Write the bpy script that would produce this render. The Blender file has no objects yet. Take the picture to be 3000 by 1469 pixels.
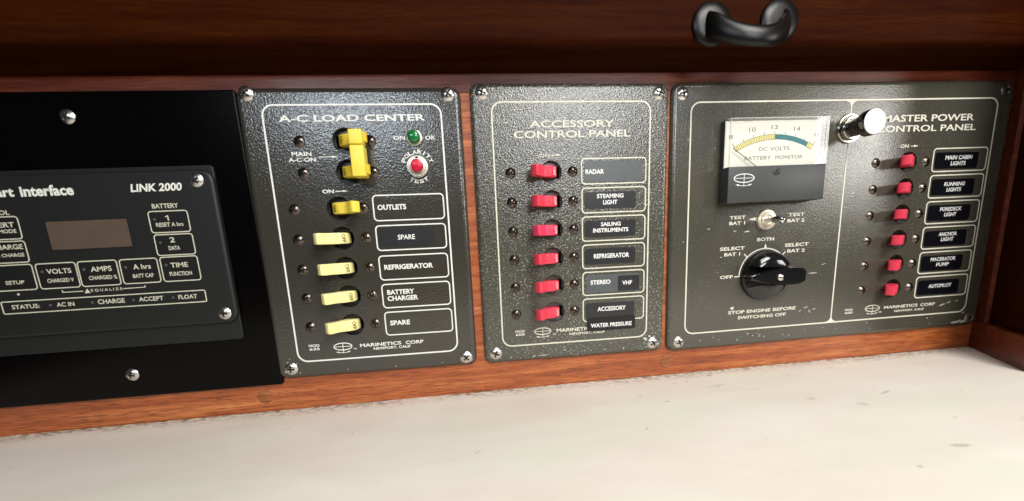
import bpy, bmesh, math, random
from mathutils import Matrix, Vector
from mathutils.geometry import delaunay_2d_cdt

# ------------------------------------------------------------------ camera, world, lights, exposure
SC = bpy.context.scene
COL = SC.collection
S = 0.001                      # everything below is written in millimetres
random.seed(7)

cam_d = bpy.data.cameras.new('camera')
cam = bpy.data.objects.new('camera', cam_d)
COL.objects.link(cam)
right = Vector((0.99234, -0.11223, -0.05156))
down = Vector((-0.06990, -0.16612, -0.98363))
fwd = Vector((0.10183, 0.97970, -0.17269))
m = Matrix((right, -down, -fwd)).transposed().to_4x4()
m.translation = Vector((0, -0.3201, 0))
cam.matrix_world = m
cam_d.sensor_width = 36
cam_d.lens = 36 * 1090 / 3000
cam_d.shift_y = 165.5 / 3000
cam_d.clip_start = 0.005
cam_d.clip_end = 20
cam_d.dof.use_dof = True
cam_d.dof.focus_distance = 0.322
cam_d.dof.aperture_fstop = 3.4
SC.camera = cam

w = bpy.data.worlds.new('World')
SC.world = w
w.use_nodes = True
bg = w.node_tree.nodes['Background']
bg.inputs['Color'].default_value = (0.9, 0.82, 0.7, 1)
bg.inputs['Strength'].default_value = 0.018

def area(name, loc, target, sx, sy, watts, color, spread=180):
    l = bpy.data.lights.new(name, 'AREA')
    l.shape = 'RECTANGLE'; l.size = sx * S; l.size_y = sy * S
    l.energy = watts; l.color = color; l.spread = math.radians(spread)
    o = bpy.data.objects.new(name, l); COL.objects.link(o)
    o.location = Vector(loc) * S
    d = (Vector(target) - Vector(loc)).normalized()
    o.rotation_euler = d.to_track_quat('-Z', 'Y').to_euler()
    return o
# a tall bright port to the right of the viewer, a row of ports behind the viewer, plus two unseen fill lamps added overhead
area('port_light', (1545, -1000, 290), (330, 0, 40), 380, 330, 4.8, (1.0, 0.97, 0.92))
area('cabin_port_light', (370, -1000, 375), (90, 0, 60), 400, 170, 3.2, (0.96, 0.97, 1.0))
area('left_port_light', (-330, -1000, 440), (-60, 0, 60), 420, 80, 2.2, (0.80, 0.90, 1.0))
area('high_fill_light', (450, -840, 760), (200, 0, -20), 600, 320, 11.5, (1.0, 0.97, 0.91))  # added fill, set high so the overhang shades the upper wall
area('counter_fill_light', (310, -430, 760), (270, -120, -133), 420, 300, 4.6, (1.0, 0.95, 0.88))  # added fill from above that brightens the counter

vs = SC.view_settings
vs.view_transform = 'Standard'; vs.look = 'None'; vs.gamma = 1; vs.exposure = 0; vs.use_curve_mapping = False

# ------------------------------------------------------------------ materials
MATS = {}
class NT:
    def __init__(self, name):
        self.m = bpy.data.materials.new(name); self.m.use_nodes = True
        self.t = self.m.node_tree; self.n = self.t.nodes; self.l = self.t.links
        self.b = self.n['Principled BSDF']
        tc = self.n.new('ShaderNodeTexCoord')
        mp = self.n.new('ShaderNodeMapping'); mp.inputs['Scale'].default_value = (1000,) * 3
        self.l.new(tc.outputs['Object'], mp.inputs['Vector'])
        self.mm = mp.outputs['Vector']            # object coordinates in millimetres
    def new(self, t, **kw):
        n = self.n.new('ShaderNode' + t)
        for k, v in kw.items():
            if k in n.inputs: n.inputs[k].default_value = v
            else: setattr(n, k, v)
        return n
    def link(self, a, b): self.l.new(a, b)
    def scaled(self, sx, sy, sz, loc=(0, 0, 0), rot=(0, 0, 0)):
        mp = self.new('Mapping'); mp.inputs['Scale'].default_value = (sx, sy, sz)
        mp.inputs['Location'].default_value = loc; mp.inputs['Rotation'].default_value = rot
        self.link(self.mm, mp.inputs['Vector']); return mp.outputs['Vector']
    def noise(self, vec, scale=1, detail=4, rough=.55, dist=0):
        n = self.new('TexNoise'); n.inputs['Scale'].default_value = scale
        n.inputs['Detail'].default_value = detail; n.inputs['Roughness'].default_value = rough
        n.inputs['Distortion'].default_value = dist
        self.link(vec, n.inputs['Vector']); return n.outputs['Fac']
    def ramp(self, fac, stops, interp='LINEAR'):
        r = self.new('ValToRGB'); e = r.color_ramp.elements; r.color_ramp.interpolation = interp
        while len(e) < len(stops): e.new(0.5)
        for k, (p, c) in enumerate(stops):
            e[k].position = p; e[k].color = (c, c, c, 1) if isinstance(c, (int, float)) else (*c, 1)
        self.link(fac, r.inputs['Fac']); return r.outputs['Color']
    def mix(self, fac, a, b, mode='MIX'):
        x = self.new('Mix', data_type='RGBA', blend_type=mode)
        for s, v in ((0, fac), (6, a), (7, b)):
            if hasattr(v, 'is_output'): self.link(v, x.inputs[s])
            else: x.inputs[s].default_value = v if isinstance(v, (int, float)) else (*v, 1)
        return x.outputs[2]
    def math(self, op, a, b=0.0, c=0.0, clamp=False):
        x = self.new('Math', operation=op, use_clamp=clamp)
        for s, v in enumerate((a, b, c)):
            if hasattr(v, 'is_output'): self.link(v, x.inputs[s])
            else: x.inputs[s].default_value = v
        return x.outputs[0]
    def bump(self, h, dist, strength=1.0, chain=None):
        b = self.new('Bump'); b.inputs['Distance'].default_value = dist * S; b.inputs['Strength'].default_value = strength
        self.link(h, b.inputs['Height'])
        if chain: self.link(chain, b.inputs['Normal'])
        self.link(b.outputs['Normal'], self.b.inputs['Normal']); return b.outputs['Normal']
    def set(self, **kw):
        for k, v in kw.items():
            k = {'color': 'Base Color', 'rough': 'Roughness', 'metal': 'Metallic', 'spec': 'Specular IOR Level', 'coat': 'Coat Weight', 'coat_rough': 'Coat Roughness'}[k]
            if hasattr(v, 'is_output'): self.link(v, self.b.inputs[k])
            else: self.b.inputs[k].default_value = (*v, 1) if isinstance(v, tuple) else v
        return self

def plain(name, color, rough=.5, metal=0.0, spec=.5, var=.12, scale=.35, bump=0.0, coat=0.0):
    t = NT(name)
    f = t.noise(t.mm, scale, 5, .6)
    c = t.mix(f, tuple(max(0, v * (1 - var)) for v in color), tuple(min(1, v * (1 + var)) for v in color))
    t.set(color=c, metal=metal, spec=spec, coat=coat)
    t.set(rough=t.math('MULTIPLY_ADD', t.noise(t.mm, scale * 2, 3), .16, rough - .08))
    if bump: t.bump(t.noise(t.mm, 1.6, 3), bump)
    return t.m

def wrinkle(t, cell, dist, soft=1.0):
    v = t.new('TexVoronoi', feature='SMOOTH_F1'); v.inputs['Scale'].default_value = 1 / cell; v.inputs['Smoothness'].default_value = .6 * soft
    d = t.new('TexNoise'); d.inputs['Scale'].default_value = .5 / cell; d.inputs['Detail'].default_value = 2
    t.link(t.mm, d.inputs['Vector'])
    vv = t.new('VectorMath', operation='MULTIPLY_ADD'); t.link(d.outputs['Color'], vv.inputs[0]); vv.inputs[1].default_value = (cell * 1.6,) * 3; t.link(t.mm, vv.inputs[2])
    t.link(vv.outputs[0], v.inputs['Vector'])
    h = t.math('ADD', v.outputs['Distance'], t.math('MULTIPLY', t.noise(t.mm, .8 / cell, 2), .5))
    return t.bump(h, dist)

def panel_mat(name, color, cell, dist, rough, speck=0.0, dirt=.12):
    t = NT(name)
    f = t.noise(t.mm, .03, 5, .65)
    c = t.mix(f, tuple(v * (1 - dirt) for v in color), tuple(v * (1 + dirt) for v in color))
    f2 = t.ramp(t.noise(t.mm, .012, 4), [(.4, 0), (.7, 1)])
    c = t.mix(t.math('MULTIPLY', f2, .3), c, (color[0] * 1.25, color[1] * 1.0, color[2] * .75))
    if speck:
        s = t.ramp(t.noise(t.mm, .62, 3, .6), [(.575, 0), (.63, 1)])
        big = t.ramp(t.noise(t.mm, .02, 2), [(.42, .25), (.6, 1)])
        c = t.mix(t.math('MULTIPLY', t.math('MULTIPLY', s, big), speck), c, (.48, .49, .43))
    t.set(color=c, spec=.95)
    t.set(rough=t.math('MULTIPLY_ADD', t.noise(t.mm, .05, 3), .12, rough - .06))
    wrinkle(t, cell, dist)
    return t.m

def print_mat(name, color, cell, dist, rough=.5):
    t = NT(name)
    f = t.noise(t.mm, .7, 4, .7)
    t.set(color=t.mix(f, tuple(v * .88 for v in color), color), rough=rough, spec=.3)
    wrinkle(t, cell, dist)
    return t.m

def wood_mat(name, dark, mid, light, seed=0, rough=.33, grain_bump=.05, coat=.35, spec=.5, pore=.65):
    t = NT(name)
    v = t.scaled(.006, .12, .12, loc=(seed, seed * .7, 0))
    band = t.noise(v, 1.0, 7, .62, .7)
    c = t.ramp(band, [(.28, dark), (.5, mid), (.72, light)])
    fine = t.noise(t.scaled(.05, 1.1, 1.1, loc=(seed, 3, 0)), 1.0, 4, .7, .3)
    c = t.mix(t.ramp(fine, [(.35, .55), (.62, 0)]), c, dark)
    pores = t.noise(t.scaled(.075, .95, .95, loc=(0, seed, 9)), 1.0, 4, .65)
    pm = t.ramp(pores, [(.53, 0), (.64, 1)])
    c = t.mix(t.math('MULTIPLY', pm, pore), c, tuple(x * .35 for x in dark))
    t.set(color=c, coat=coat, coat_rough=.16, spec=spec)
    t.set(rough=t.math('MULTIPLY_ADD', fine, .25, rough))
    t.bump(t.math('SUBTRACT', fine, pm), grain_bump)
    return t.m

M = MATS
M['ac'] = panel_mat('charcoal wrinkle paint', (.038, .0355, .029), 1.35, .11, .20)
M['acc'] = panel_mat('speckled grey wrinkle paint', (.058, .057, .043), 1.15, .165, .21, speck=.75)
M['mas'] = panel_mat('worn grey paint', (.058, .055, .043), 1.1, .085, .23, speck=.12)
M['print_ac'] = print_mat('white silk-screen print', (.88, .88, .84), 1.35, .08)
M['print_acc'] = print_mat('cream silk-screen print', (.74, .73, .60), 1.15, .12)
M['print_mas'] = print_mat('ivory silk-screen print', (.76, .74, .62), 1.35, .08)
M['letter'] = plain('white engraved lettering', (.82, .82, .80), .5, var=.05)
M['tape'] = plain('black label tape', (.022, .022, .025), .32, var=.25)
M['tape_grey'] = plain('grey faded label strip', (.085, .095, .098), .38, var=.2, scale=.1)
M['tape_navy'] = plain('dark navy label tape', (.0035, .0037, .006), .30, var=.3)
M['screw'] = plain('worn stainless steel', (.72, .69, .64), .30, 1.0, var=.15, scale=1.2)
M['slot'] = plain('dark recess tone', (.012, .010, .009), .6)  # near-black tone for screw recesses, slots and notches
M['screw_dark'] = plain('blackened steel', (.16, .13, .115), .26, 1.0, var=.3, scale=1.0)
M['black_gloss'] = plain('gloss black bakelite', (.008, .008, .009), .12, coat=.3, var=.3)
M['black'] = plain('black plastic', (.012, .012, .013), .42, var=.25)
M['breaker'] = plain('grey breaker body', (.12, .125, .115), .28, var=.15, scale=.8)
M['breaker_dark'] = plain('black breaker body', (.014, .014, .014), .3, var=.2)
M['void'] = plain('dark breaker slot', (.006, .003, .004), .5)
M['yellow'] = plain('yellow switch plastic', (.90, .70, .085), .36, var=.06, scale=.4)
M['yellow_pale'] = plain('faded yellow switch plastic', (.93, .84, .36), .40, var=.06, scale=.4)
M['yellow_shaded'] = plain('shaded yellow switch plastic', (.78, .56, .045), .38, var=.06, scale=.4)  # darker copy of the yellow, shade of the hole put into the colour
M['red'] = plain('red switch plastic', (.74, .045, .085), .36, var=.10, scale=.5)
M['pink'] = plain('pinkish red switch plastic', (.74, .045, .115), .36, var=.10, scale=.5)
M['ink'] = plain('dark brown ink', (.09, .06, .01), .6)
M['white_ink'] = plain('white ink', (.75, .68, .68), .5)
M['green'] = plain('green lens', (.005, .16, .035), .14, coat=.6, var=.2)
M['red_cap'] = plain('red push button', (.58, .006, .035), .3, var=.15)
M['nickel'] = plain('dull nickel', (.76, .68, .56), .34, .85, var=.1, scale=.8)
M['chrome'] = plain('chrome', (.72, .72, .72), .12, 1.0, var=.1)
M['chrome_dark'] = plain('dark chrome', (.16, .145, .13), .14, 1.0, var=.2)
M['chrome_aged'] = plain('aged chrome', (.40, .38, .34), .2, 1.0, var=.25, scale=.8)
M['alu'] = plain('worn bright aluminium', (.84, .84, .83), .5, .3, var=.16, scale=1.1)
M['dial'] = plain('cream dial card', (.80, .785, .69), .5, var=.03, scale=.05)
M['dial_ink'] = plain('grey dial print', (.10, .09, .085), .6)
M['dial_yellow'] = plain('yellow dial band', (.80, .72, .30), .6)
M['dial_teal'] = plain('teal dial band', (.05, .19, .21), .6, var=.2)
M['meter_black'] = plain('satin black meter front', (.048, .051, .052), .42, var=.08)
M['board'] = plain('gloss black acrylic', (.0014, .0011, .0011), .22, spec=.15, var=.3)
M['remote'] = plain('matt charcoal membrane', (.0085, .0092, .0088), .5, var=.15, bump=.02)
M['key'] = plain('matt black key', (.008, .008, .008), .45, var=.2)
M['remote_print'] = plain('cream remote print', (.62, .60, .47), .5, var=.1)
M['remote_white'] = plain('white remote print', (.80, .80, .72), .5, var=.05)
M['lcd'] = plain('blank brown screen', (.105, .074, .056), .25, var=.15, scale=.05)
M['led'] = plain('unlit indicator', (.09, .09, .09), .3)
M['handle'] = plain('blackened bronze', (.0035, .0034, .003), .34, .0, spec=.35, var=.25, scale=.3)
M['chip'] = plain('bare metal chip', (.52, .52, .46), .6, var=.25, scale=.8)
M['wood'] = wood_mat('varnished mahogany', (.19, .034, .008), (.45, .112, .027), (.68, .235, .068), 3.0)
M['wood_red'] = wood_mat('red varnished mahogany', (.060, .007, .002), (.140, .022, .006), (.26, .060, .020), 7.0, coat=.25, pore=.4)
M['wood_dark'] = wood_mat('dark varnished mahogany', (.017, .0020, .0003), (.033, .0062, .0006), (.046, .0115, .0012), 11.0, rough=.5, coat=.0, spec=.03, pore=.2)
M['wood_plug'] = wood_mat('mahogany plug', (.15, .038, .010), (.36, .105, .028), (.50, .19, .06), 21.0)

def glass_mat():
    t = NT('clear meter window')
    gl = t.new('BsdfGlossy'); gl.inputs['Roughness'].default_value = .03
    tr = t.new('BsdfTransparent'); tr.inputs['Color'].default_value = (1, 1, 1, 1)
    lw = t.new('LayerWeight'); lw.inputs['Blend'].default_value = .5
    fr = t.math('MULTIPLY_ADD', t.math('POWER', lw.outputs['Facing'], 5.0), .9, .035)
    mx = t.new('MixShader'); t.link(fr, mx.inputs[0]); t.link(tr.outputs[0], mx.inputs[1]); t.link(gl.outputs[0], mx.inputs[2])
    t.link(mx.outputs[0], t.n['Material Output'].inputs['Surface'])
    return t.m
M['glass'] = glass_mat()

def edge_mat():
    t = NT('painted edge glint')  # light tint that paints highlights on the cover edges
    t.set(color=(.72, .75, .75), rough=.15)
    tr = t.new('BsdfTransparent'); mx = t.new('MixShader'); mx.inputs[0].default_value = .45
    t.link(tr.outputs[0], mx.inputs[1]); t.link(t.b.outputs[0], mx.inputs[2]); t.link(mx.outputs[0], t.n['Material Output'].inputs['Surface'])
    return t.m
M['edge_glint'] = edge_mat()

def counter_mat():
    t = NT('scuffed cream laminate')
    f = t.noise(t.mm, .008, 5, .6)
    c = t.mix(f, (.70, .655, .575), (.80, .77, .70))
    c = t.mix(t.math('MULTIPLY', t.ramp(t.noise(t.scaled(.011, .02, .01, loc=(3, 8, 0)), 1, 3, .5), [(.42, 0), (.66, 1)]), .6), c, (.72, .63, .565))
    c = t.mix(t.math('MULTIPLY', t.ramp(t.noise(t.scaled(.009, .016, .01, loc=(13, 1, 4)), 1, 3, .5), [(.45, 0), (.66, 1)]), .6), c, (.66, .68, .57))
    c = t.mix(t.math('MULTIPLY', t.ramp(t.noise(t.scaled(.006, .022, .01, loc=(2, 5, 9), rot=(0, 0, .25)), 1, 4, .6, .4), [(.46, 0), (.72, 1)]), .26), c, (.54, .48, .41))  # diagonal grey-brown bands: soft shadows painted into the colour
    c = t.mix(t.math('MULTIPLY', t.ramp(t.noise(t.scaled(.004, .012, .01, loc=(5, 2, 0)), 1, 3), [(.45, 0), (.7, 1)]), .35), c, (.74, .66, .58))
    # scuffs: (x, y, half length, half width, angle, strength, softness)
    marks = [(206, -32, 15, 2.0, 8, .5, .7), (282, -25, 4, 1.2, 10, .6, .5), (331, -17, 5, 1.3, 0, .55, .5), (258, -72, 5.5, 4, 10, .5, .9),
             (285, -88, 6, 4.5, -30, .6, .9), (321, -74, 9, 1.4, 18, .8, .6), (365, -128, 16, 4, 8, .5, .9), (283, -146, 8, 2.2, -8, .9, .6),
             (238, -159, 2.2, 1.6, 0, .9, .5), (150, -52, 2.5, 1.5, 0, .8, .5), (-4, -96, 4, 1.2, 40, .6, .6), (-150, -33, 5, 1.1, 15, .5, .6),
             (-100, -20, 3, 1.0, 10, .6, .6), (134, -38, 2.0, 1.4, 0, .7, .5), (215, -9, 3.0, 2.2, 0, .9, .5), (420, -30, 3, 1.2, 0, .6, .5),
             (398, -60, 3, 1.2, 0, .45, .5), (345, -145, 7, 1.8, 20, .4, .8), (232, -46, 12, 2.0, 8, .25, .9), (470, -2, 7, 3, -20, .6, .9),
             (175, -19, 2.2, 1.2, 0, .8, .5), (188, -17, 1.8, 1.3, 0, .7, .5), (300, 0, 2.0, 1.2, 0, .9, .5), (312, -3, 5, .8, -35, .6, .5)]
    tot = None
    for (x, y, a, b, ang, st, soft) in marks:
        mp = t.new('Mapping', vector_type='TEXTURE')
        mp.inputs['Location'].default_value = (x, y, 0); mp.inputs['Rotation'].default_value = (0, 0, math.radians(ang)); mp.inputs['Scale'].default_value = (a, b, 1000)
        t.link(t.mm, mp.inputs['Vector'])
        ln = t.new('VectorMath', operation='LENGTH'); t.link(mp.outputs[0], ln.inputs[0])
        r = t.new('MapRange', interpolation_type='SMOOTHSTEP', clamp=True)
        for k, vv in (('From Min', 1.0), ('From Max', 1.0 - soft), ('To Min', 0.0), ('To Max', st)): r.inputs[k].default_value = vv
        t.link(ln.outputs['Value'], r.inputs['Value'])
        tot = r.outputs[0] if tot is None else t.math('MAXIMUM', tot, r.outputs[0])
    tot = t.math('MULTIPLY', tot, t.math('MULTIPLY_ADD', t.noise(t.mm, .7, 4, .7), 1.1, -.05), clamp=True)
    c = t.mix(tot, c, (.16, .14, .115))
    # grime along the back edge
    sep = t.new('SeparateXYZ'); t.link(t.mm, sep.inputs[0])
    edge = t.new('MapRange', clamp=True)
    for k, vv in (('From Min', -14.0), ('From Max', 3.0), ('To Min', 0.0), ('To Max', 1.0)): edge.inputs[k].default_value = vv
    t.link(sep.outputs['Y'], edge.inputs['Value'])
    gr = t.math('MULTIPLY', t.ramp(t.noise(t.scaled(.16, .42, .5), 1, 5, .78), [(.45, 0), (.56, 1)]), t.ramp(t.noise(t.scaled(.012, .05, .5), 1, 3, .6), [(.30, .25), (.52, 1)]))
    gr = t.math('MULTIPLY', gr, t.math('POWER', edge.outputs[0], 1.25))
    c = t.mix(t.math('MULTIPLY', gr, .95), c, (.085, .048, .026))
    sp = t.ramp(t.noise(t.mm, .16, 2, .5), [(.755, 0), (.80, .5)])
    c = t.mix(sp, c, (.30, .25, .20))
    t.set(color=c, spec=.35)
    t.set(rough=t.math('MULTIPLY_ADD', t.noise(t.mm, .03, 3), .2, .38))
    t.bump(t.noise(t.mm, .05, 3), .12)
    return t.m
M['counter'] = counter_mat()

# ------------------------------------------------------------------ mesh helpers
def link(name, me, parent=None):
    o = bpy.data.objects.new(name, me); COL.objects.link(o)
    if parent: o.parent = parent
    return o

class MB:
    """collects geometry (mm) for ONE mesh; y points into the wall, h is height above the panel face"""
    def __init__(self): self.v = []; self.f = []; self.mi = []; self.sm = []
    def add(self, vs, fs, mi=0, smooth=False):
        o = len(self.v); self.v += [tuple(p) for p in vs]
        for f in fs: self.f.append([i + o for i in f]); self.mi.append(mi); self.sm.append(smooth)
        return self
    def box(self, x0, x1, y0, y1, z0, z1, mi=0):
        P = [(x, y, z) for x in (x0, x1) for y in (y0, y1) for z in (z0, z1)]
        return self.add(P, [(0, 1, 3, 2), (4, 6, 7, 5), (0, 4, 5, 1), (2, 3, 7, 6), (0, 2, 6, 4), (1, 5, 7, 3)], mi)
    def rbox(self, x0, x1, y0, y1, z0, z1, r, mi=0, seg=3):
        b = bmesh.new(); bmesh.ops.create_cube(b, size=1)
        for v in b.verts: v.co = Vector(((x0 + x1) / 2 + v.co.x * (x1 - x0), (y0 + y1) / 2 + v.co.y * (y1 - y0), (z0 + z1) / 2 + v.co.z * (z1 - z0)))
        bmesh.ops.bevel(b, geom=b.edges[:], offset=r, segments=seg, affect='EDGES', profile=.5)
        b.verts.index_update(); self.add([v.co[:] for v in b.verts], [[v.index for v in f.verts] for f in b.faces], mi, True); b.free(); return self
    def lathe(self, prof, cx, cz, n=40, mi=0, smooth=True, knurl=0, y0=0, mis=None):
        """prof: list of (radius, h); revolved about the axis normal to the panel"""
        vs = []; fs = []
        for (r, h) in prof:
            for k in range(n):
                a = 2 * math.pi * k / n
                rr = r + (knurl if (knurl and r > 0 and k % 2) else 0)
                vs.append((cx + rr * math.cos(a), y0 - h, cz + rr * math.sin(a)))
        for i in range(len(prof) - 1):
            q = [(i * n + k, i * n + (k + 1) % n, (i + 1) * n + (k + 1) % n, (i + 1) * n + k) for k in range(n)]
            self.add([], [], 0); fs.append((q, mis[i] if mis else mi))
        o = len(self.v); self.v += vs
        for q, mm_ in fs:
            for f in q: self.f.append([i + o for i in f]); self.mi.append(mm_); self.sm.append(smooth)
        e = len(prof) - 1
        if prof[-1][0] > 1e-6: self.f.append([o + e * n + k for k in range(n)]); self.mi.append(mis[-1] if mis else mi); self.sm.append(False)
        return self
    def prism(self, prof, z0, z1, mi=0, smooth=True, bev=0.0):
        """prof: closed list of (x, h), extruded along z"""
        n = len(prof)
        cx = sum(p[0] for p in prof) / n; ch = sum(p[1] for p in prof) / n
        rings = [(z0, 1 - bev), (z0 + .5, 1), (z1 - .5, 1), (z1, 1 - bev)] if bev else [(z0, 1), (z1, 1)]
        vs = []
        for z, s in rings: vs += [(cx + (x - cx) * s, -(ch + (h - ch) * s), z) for x, h in prof]
        fs = []
        for i in range(len(rings) - 1): fs += [(i * n + k, i * n + (k + 1) % n, (i + 1) * n + (k + 1) % n, (i + 1) * n + k) for k in range(n)]
        self.add(vs, fs, mi, smooth)
        o = len(self.v) - len(vs)
        e = (len(rings) - 1) * n
        for base in (0, e): self.f.append([o + base + k for k in range(n)]); self.mi.append(mi); self.sm.append(False)
        return self
    def tube(self, path, radii, n=14, mi=0, flat=1.0):
        path = [Vector(p) for p in path]; vs = []
        up = Vector((0, 0, 1))
        for i, p in enumerate(path):
            t = (path[min(i + 1, len(path) - 1)] - path[max(i - 1, 0)]).normalized()
            a = t.cross(up); a = a.normalized() if a.length > 1e-4 else Vector((1, 0, 0)); b = t.cross(a)
            for k in range(n):
                an = 2 * math.pi * k / n
                vs.append(p + a * math.cos(an) * radii[i] * flat + b * math.sin(an) * radii[i])
        m_ = len(path); fs = []
        for i in range(m_ - 1): fs += [(i * n + k, i * n + (k + 1) % n, (i + 1) * n + (k + 1) % n, (i + 1) * n + k) for k in range(n)]
        fs += [list(range(n)), [(m_ - 1) * n + k for k in range(n)]]
        return self.add(vs, fs, mi, True)
    def ribbon(self, pts, w, y, closed=False, mi=0, thick=.12):
        n = len(pts); P = [Vector((p[0], p[1])) for p in pts]; L = []; Rr = []
        ww = w if isinstance(w, (list, tuple)) else [w] * n
        for i in range(n):
            a = P[(i - 1) % n] if (closed or i) else P[i]; b = P[(i + 1) % n] if (closed or i < n - 1) else P[i]
            d0 = (P[i] - a); d1 = (b - P[i])
            d0 = d0.normalized() if d0.length > 1e-7 else d1.normalized()
            d1 = d1.normalized() if d1.length > 1e-7 else d0
            t = (d0 + d1).normalized(); nn = Vector((-t.y, t.x)); k = 1 / max(.5, nn.dot(Vector((-d0.y, d0.x))))
            L.append(P[i] + nn * ww[i] / 2 * k); Rr.append(P[i] - nn * ww[i] / 2 * k)
        vs = []
        for i in range(n): vs += [(L[i].x, y, L[i].y), (Rr[i].x, y, Rr[i].y), (L[i].x, y + thick, L[i].y), (Rr[i].x, y + thick, Rr[i].y)]
        fs = []
        for i in range(n if closed else n - 1):
            j = (i + 1) % n
            fs += [(4 * i, 4 * i + 1, 4 * j + 1, 4 * j), (4 * i, 4 * j, 4 * j + 2, 4 * i + 2), (4 * i + 1, 4 * i + 3, 4 * j + 3, 4 * j + 1)]
        return self.add(vs, fs, mi)
    def poly(self, pts, y, thick=.12, mi=0):
        n = len(pts)
        vs = [(p[0], y, p[1]) for p in pts] + [(p[0], y + thick, p[1]) for p in pts]
        return self.add(vs, [list(range(n))] + [(k, (k + 1) % n, n + (k + 1) % n, n + k) for k in range(n)], mi)
    def text(self, s, x0, x1, z0, z1, y, shear=0.0, bold=.0, mi=0, rot=0, tf=None):
        """lettering fitted into the box x0..x1, z0..z1 (0 for x1 keeps the font's own width)"""
        V, F = font_mesh(s, bold)
        lo = [min(v[i] for v in V) for i in (0, 1)]; hi = [max(v[i] for v in V) for i in (0, 1)]
        sz = (z1 - z0) / (hi[1] - lo[1]); sx = (x1 - x0) / (hi[0] - lo[0]) if x1 is not None else sz
        out = []
        for v in V:
            u = (v[0] - lo[0]) * sx; q = (v[1] - lo[1]) * sz
            u += shear * q
            p = (x0 + u, y, z0 + q)
            out.append(tf(p) if tf else p)
        return self.add(out, F, mi)
    def make(self, name, mats, parent=None):
        me = bpy.data.meshes.new(name)
        me.from_pydata([(x * S, y * S, z * S) for x, y, z in self.v], [], self.f)
        for mt in (mats if isinstance(mats, (list, tuple)) else [mats]): me.materials.append(mt)
        me.polygons.foreach_set('material_index', self.mi); me.polygons.foreach_set('use_smooth', self.sm)
        sharp = any(self.sm)
        b = bmesh.new(); b.from_mesh(me); bmesh.ops.recalc_face_normals(b, faces=b.faces); b.to_mesh(me); b.free()
        me.update()
        if sharp: me.set_sharp_from_angle(angle=math.radians(38))
        return link(name, me, parent)

FONTC = {}
def font_mesh(s, bold=0.0):
    key = (s, bold)
    if key not in FONTC:
        cu = bpy.data.curves.new('t', 'FONT'); cu.body = s; cu.offset = bold; cu.resolution_u = 3; cu.fill_mode = 'FRONT'
        o = bpy.data.objects.new('t', cu); COL.objects.link(o)
        dg = bpy.context.evaluated_depsgraph_get()
        me = bpy.data.meshes.new_from_object(o.evaluated_get(dg))
        FONTC[key] = ([tuple(v.co) for v in me.vertices], [list(p.vertices) for p in me.polygons])
        bpy.data.objects.remove(o); bpy.data.curves.remove(cu); bpy.data.meshes.remove(me)
    return FONTC[key]

def rrect(x0, x1, z0, z1, r, n=7):
    out = []
    for cx, cz, a0 in ((x1 - r, z1 - r, 0), (x0 + r, z1 - r, 90), (x0 + r, z0 + r, 180), (x1 - r, z0 + r, 270)):
        for k in range(n + 1):
            a = math.radians(a0 + 90 * k / n); out.append((cx + r * math.cos(a), cz + r * math.sin(a)))
    return out

def plate(mb, x0, x1, z0, z1, rc, edge, y0, y1, holes=(), mi=0):
    """flat plate with rounded front edge and real round holes; holes = (cx, cz, r)"""
    loops = [rrect(x0 + edge, x1 - edge, z0 + edge, z1 - edge, max(.6, rc - edge))]
    for cx, cz, r in holes: loops.append([(cx + r * math.cos(2 * math.pi * k / 48), cz + r * math.sin(2 * math.pi * k / 48)) for k in range(48)])
    vs = []; es = []; fs = []
    for L in loops:
        o = len(vs); vs += [Vector(p) for p in L]; n = len(L); es += [(o + k, o + (k + 1) % n) for k in range(n)]
    V, E, F, *_ = delaunay_2d_cdt(vs, es, [], 1, 1e-5)
    F = [f for f in F if not any((sum((V[i] for i in f), Vector((0, 0))) / len(f) - Vector(h[:2])).length < h[2] * .985 for h in holes)]
    mb.add([(p.x, y0, p.y) for p in V], [list(f) for f in F], mi)
    rings = 5; n = len(loops[0]); vv = []
    for k in range(rings + 1):
        a = math.pi / 2 * k / rings; ins = edge * (1 - math.sin(a)); dep = edge * (1 - math.cos(a))
        vv += [(p[0], y0 + dep, p[1]) for p in rrect(x0 + ins, x1 - ins, z0 + ins, z1 - ins, max(.6, rc - ins))]
    vv += [(p[0], y1, p[1]) for p in rrect(x0, x1, z0, z1, rc)]
    ff = [(i * n + k, i * n + (k + 1) % n, (i + 1) * n + (k + 1) % n, (i + 1) * n + k) for i in range(rings + 1) for k in range(n)]
    mb.add(vv, ff, mi, True)
    for L in loops[1:]:
        n = len(L); mb.add([(p[0], y0, p[1]) for p in L] + [(p[0], y1, p[1]) for p in L], [(k, (k + 1) % n, n + (k + 1) % n, n + k) for k in range(n)], mi, True)
    return mb

def empty(name, loc, label=None, cat=None, group=None, rot=None):
    o = bpy.data.objects.new(name, None); COL.objects.link(o); o.location = Vector(loc) * S
    o.empty_display_size = .02
    if rot: o.rotation_euler = rot
    if label: o['label'] = label; o['category'] = cat
    if group: o['group'] = group
    return o

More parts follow.
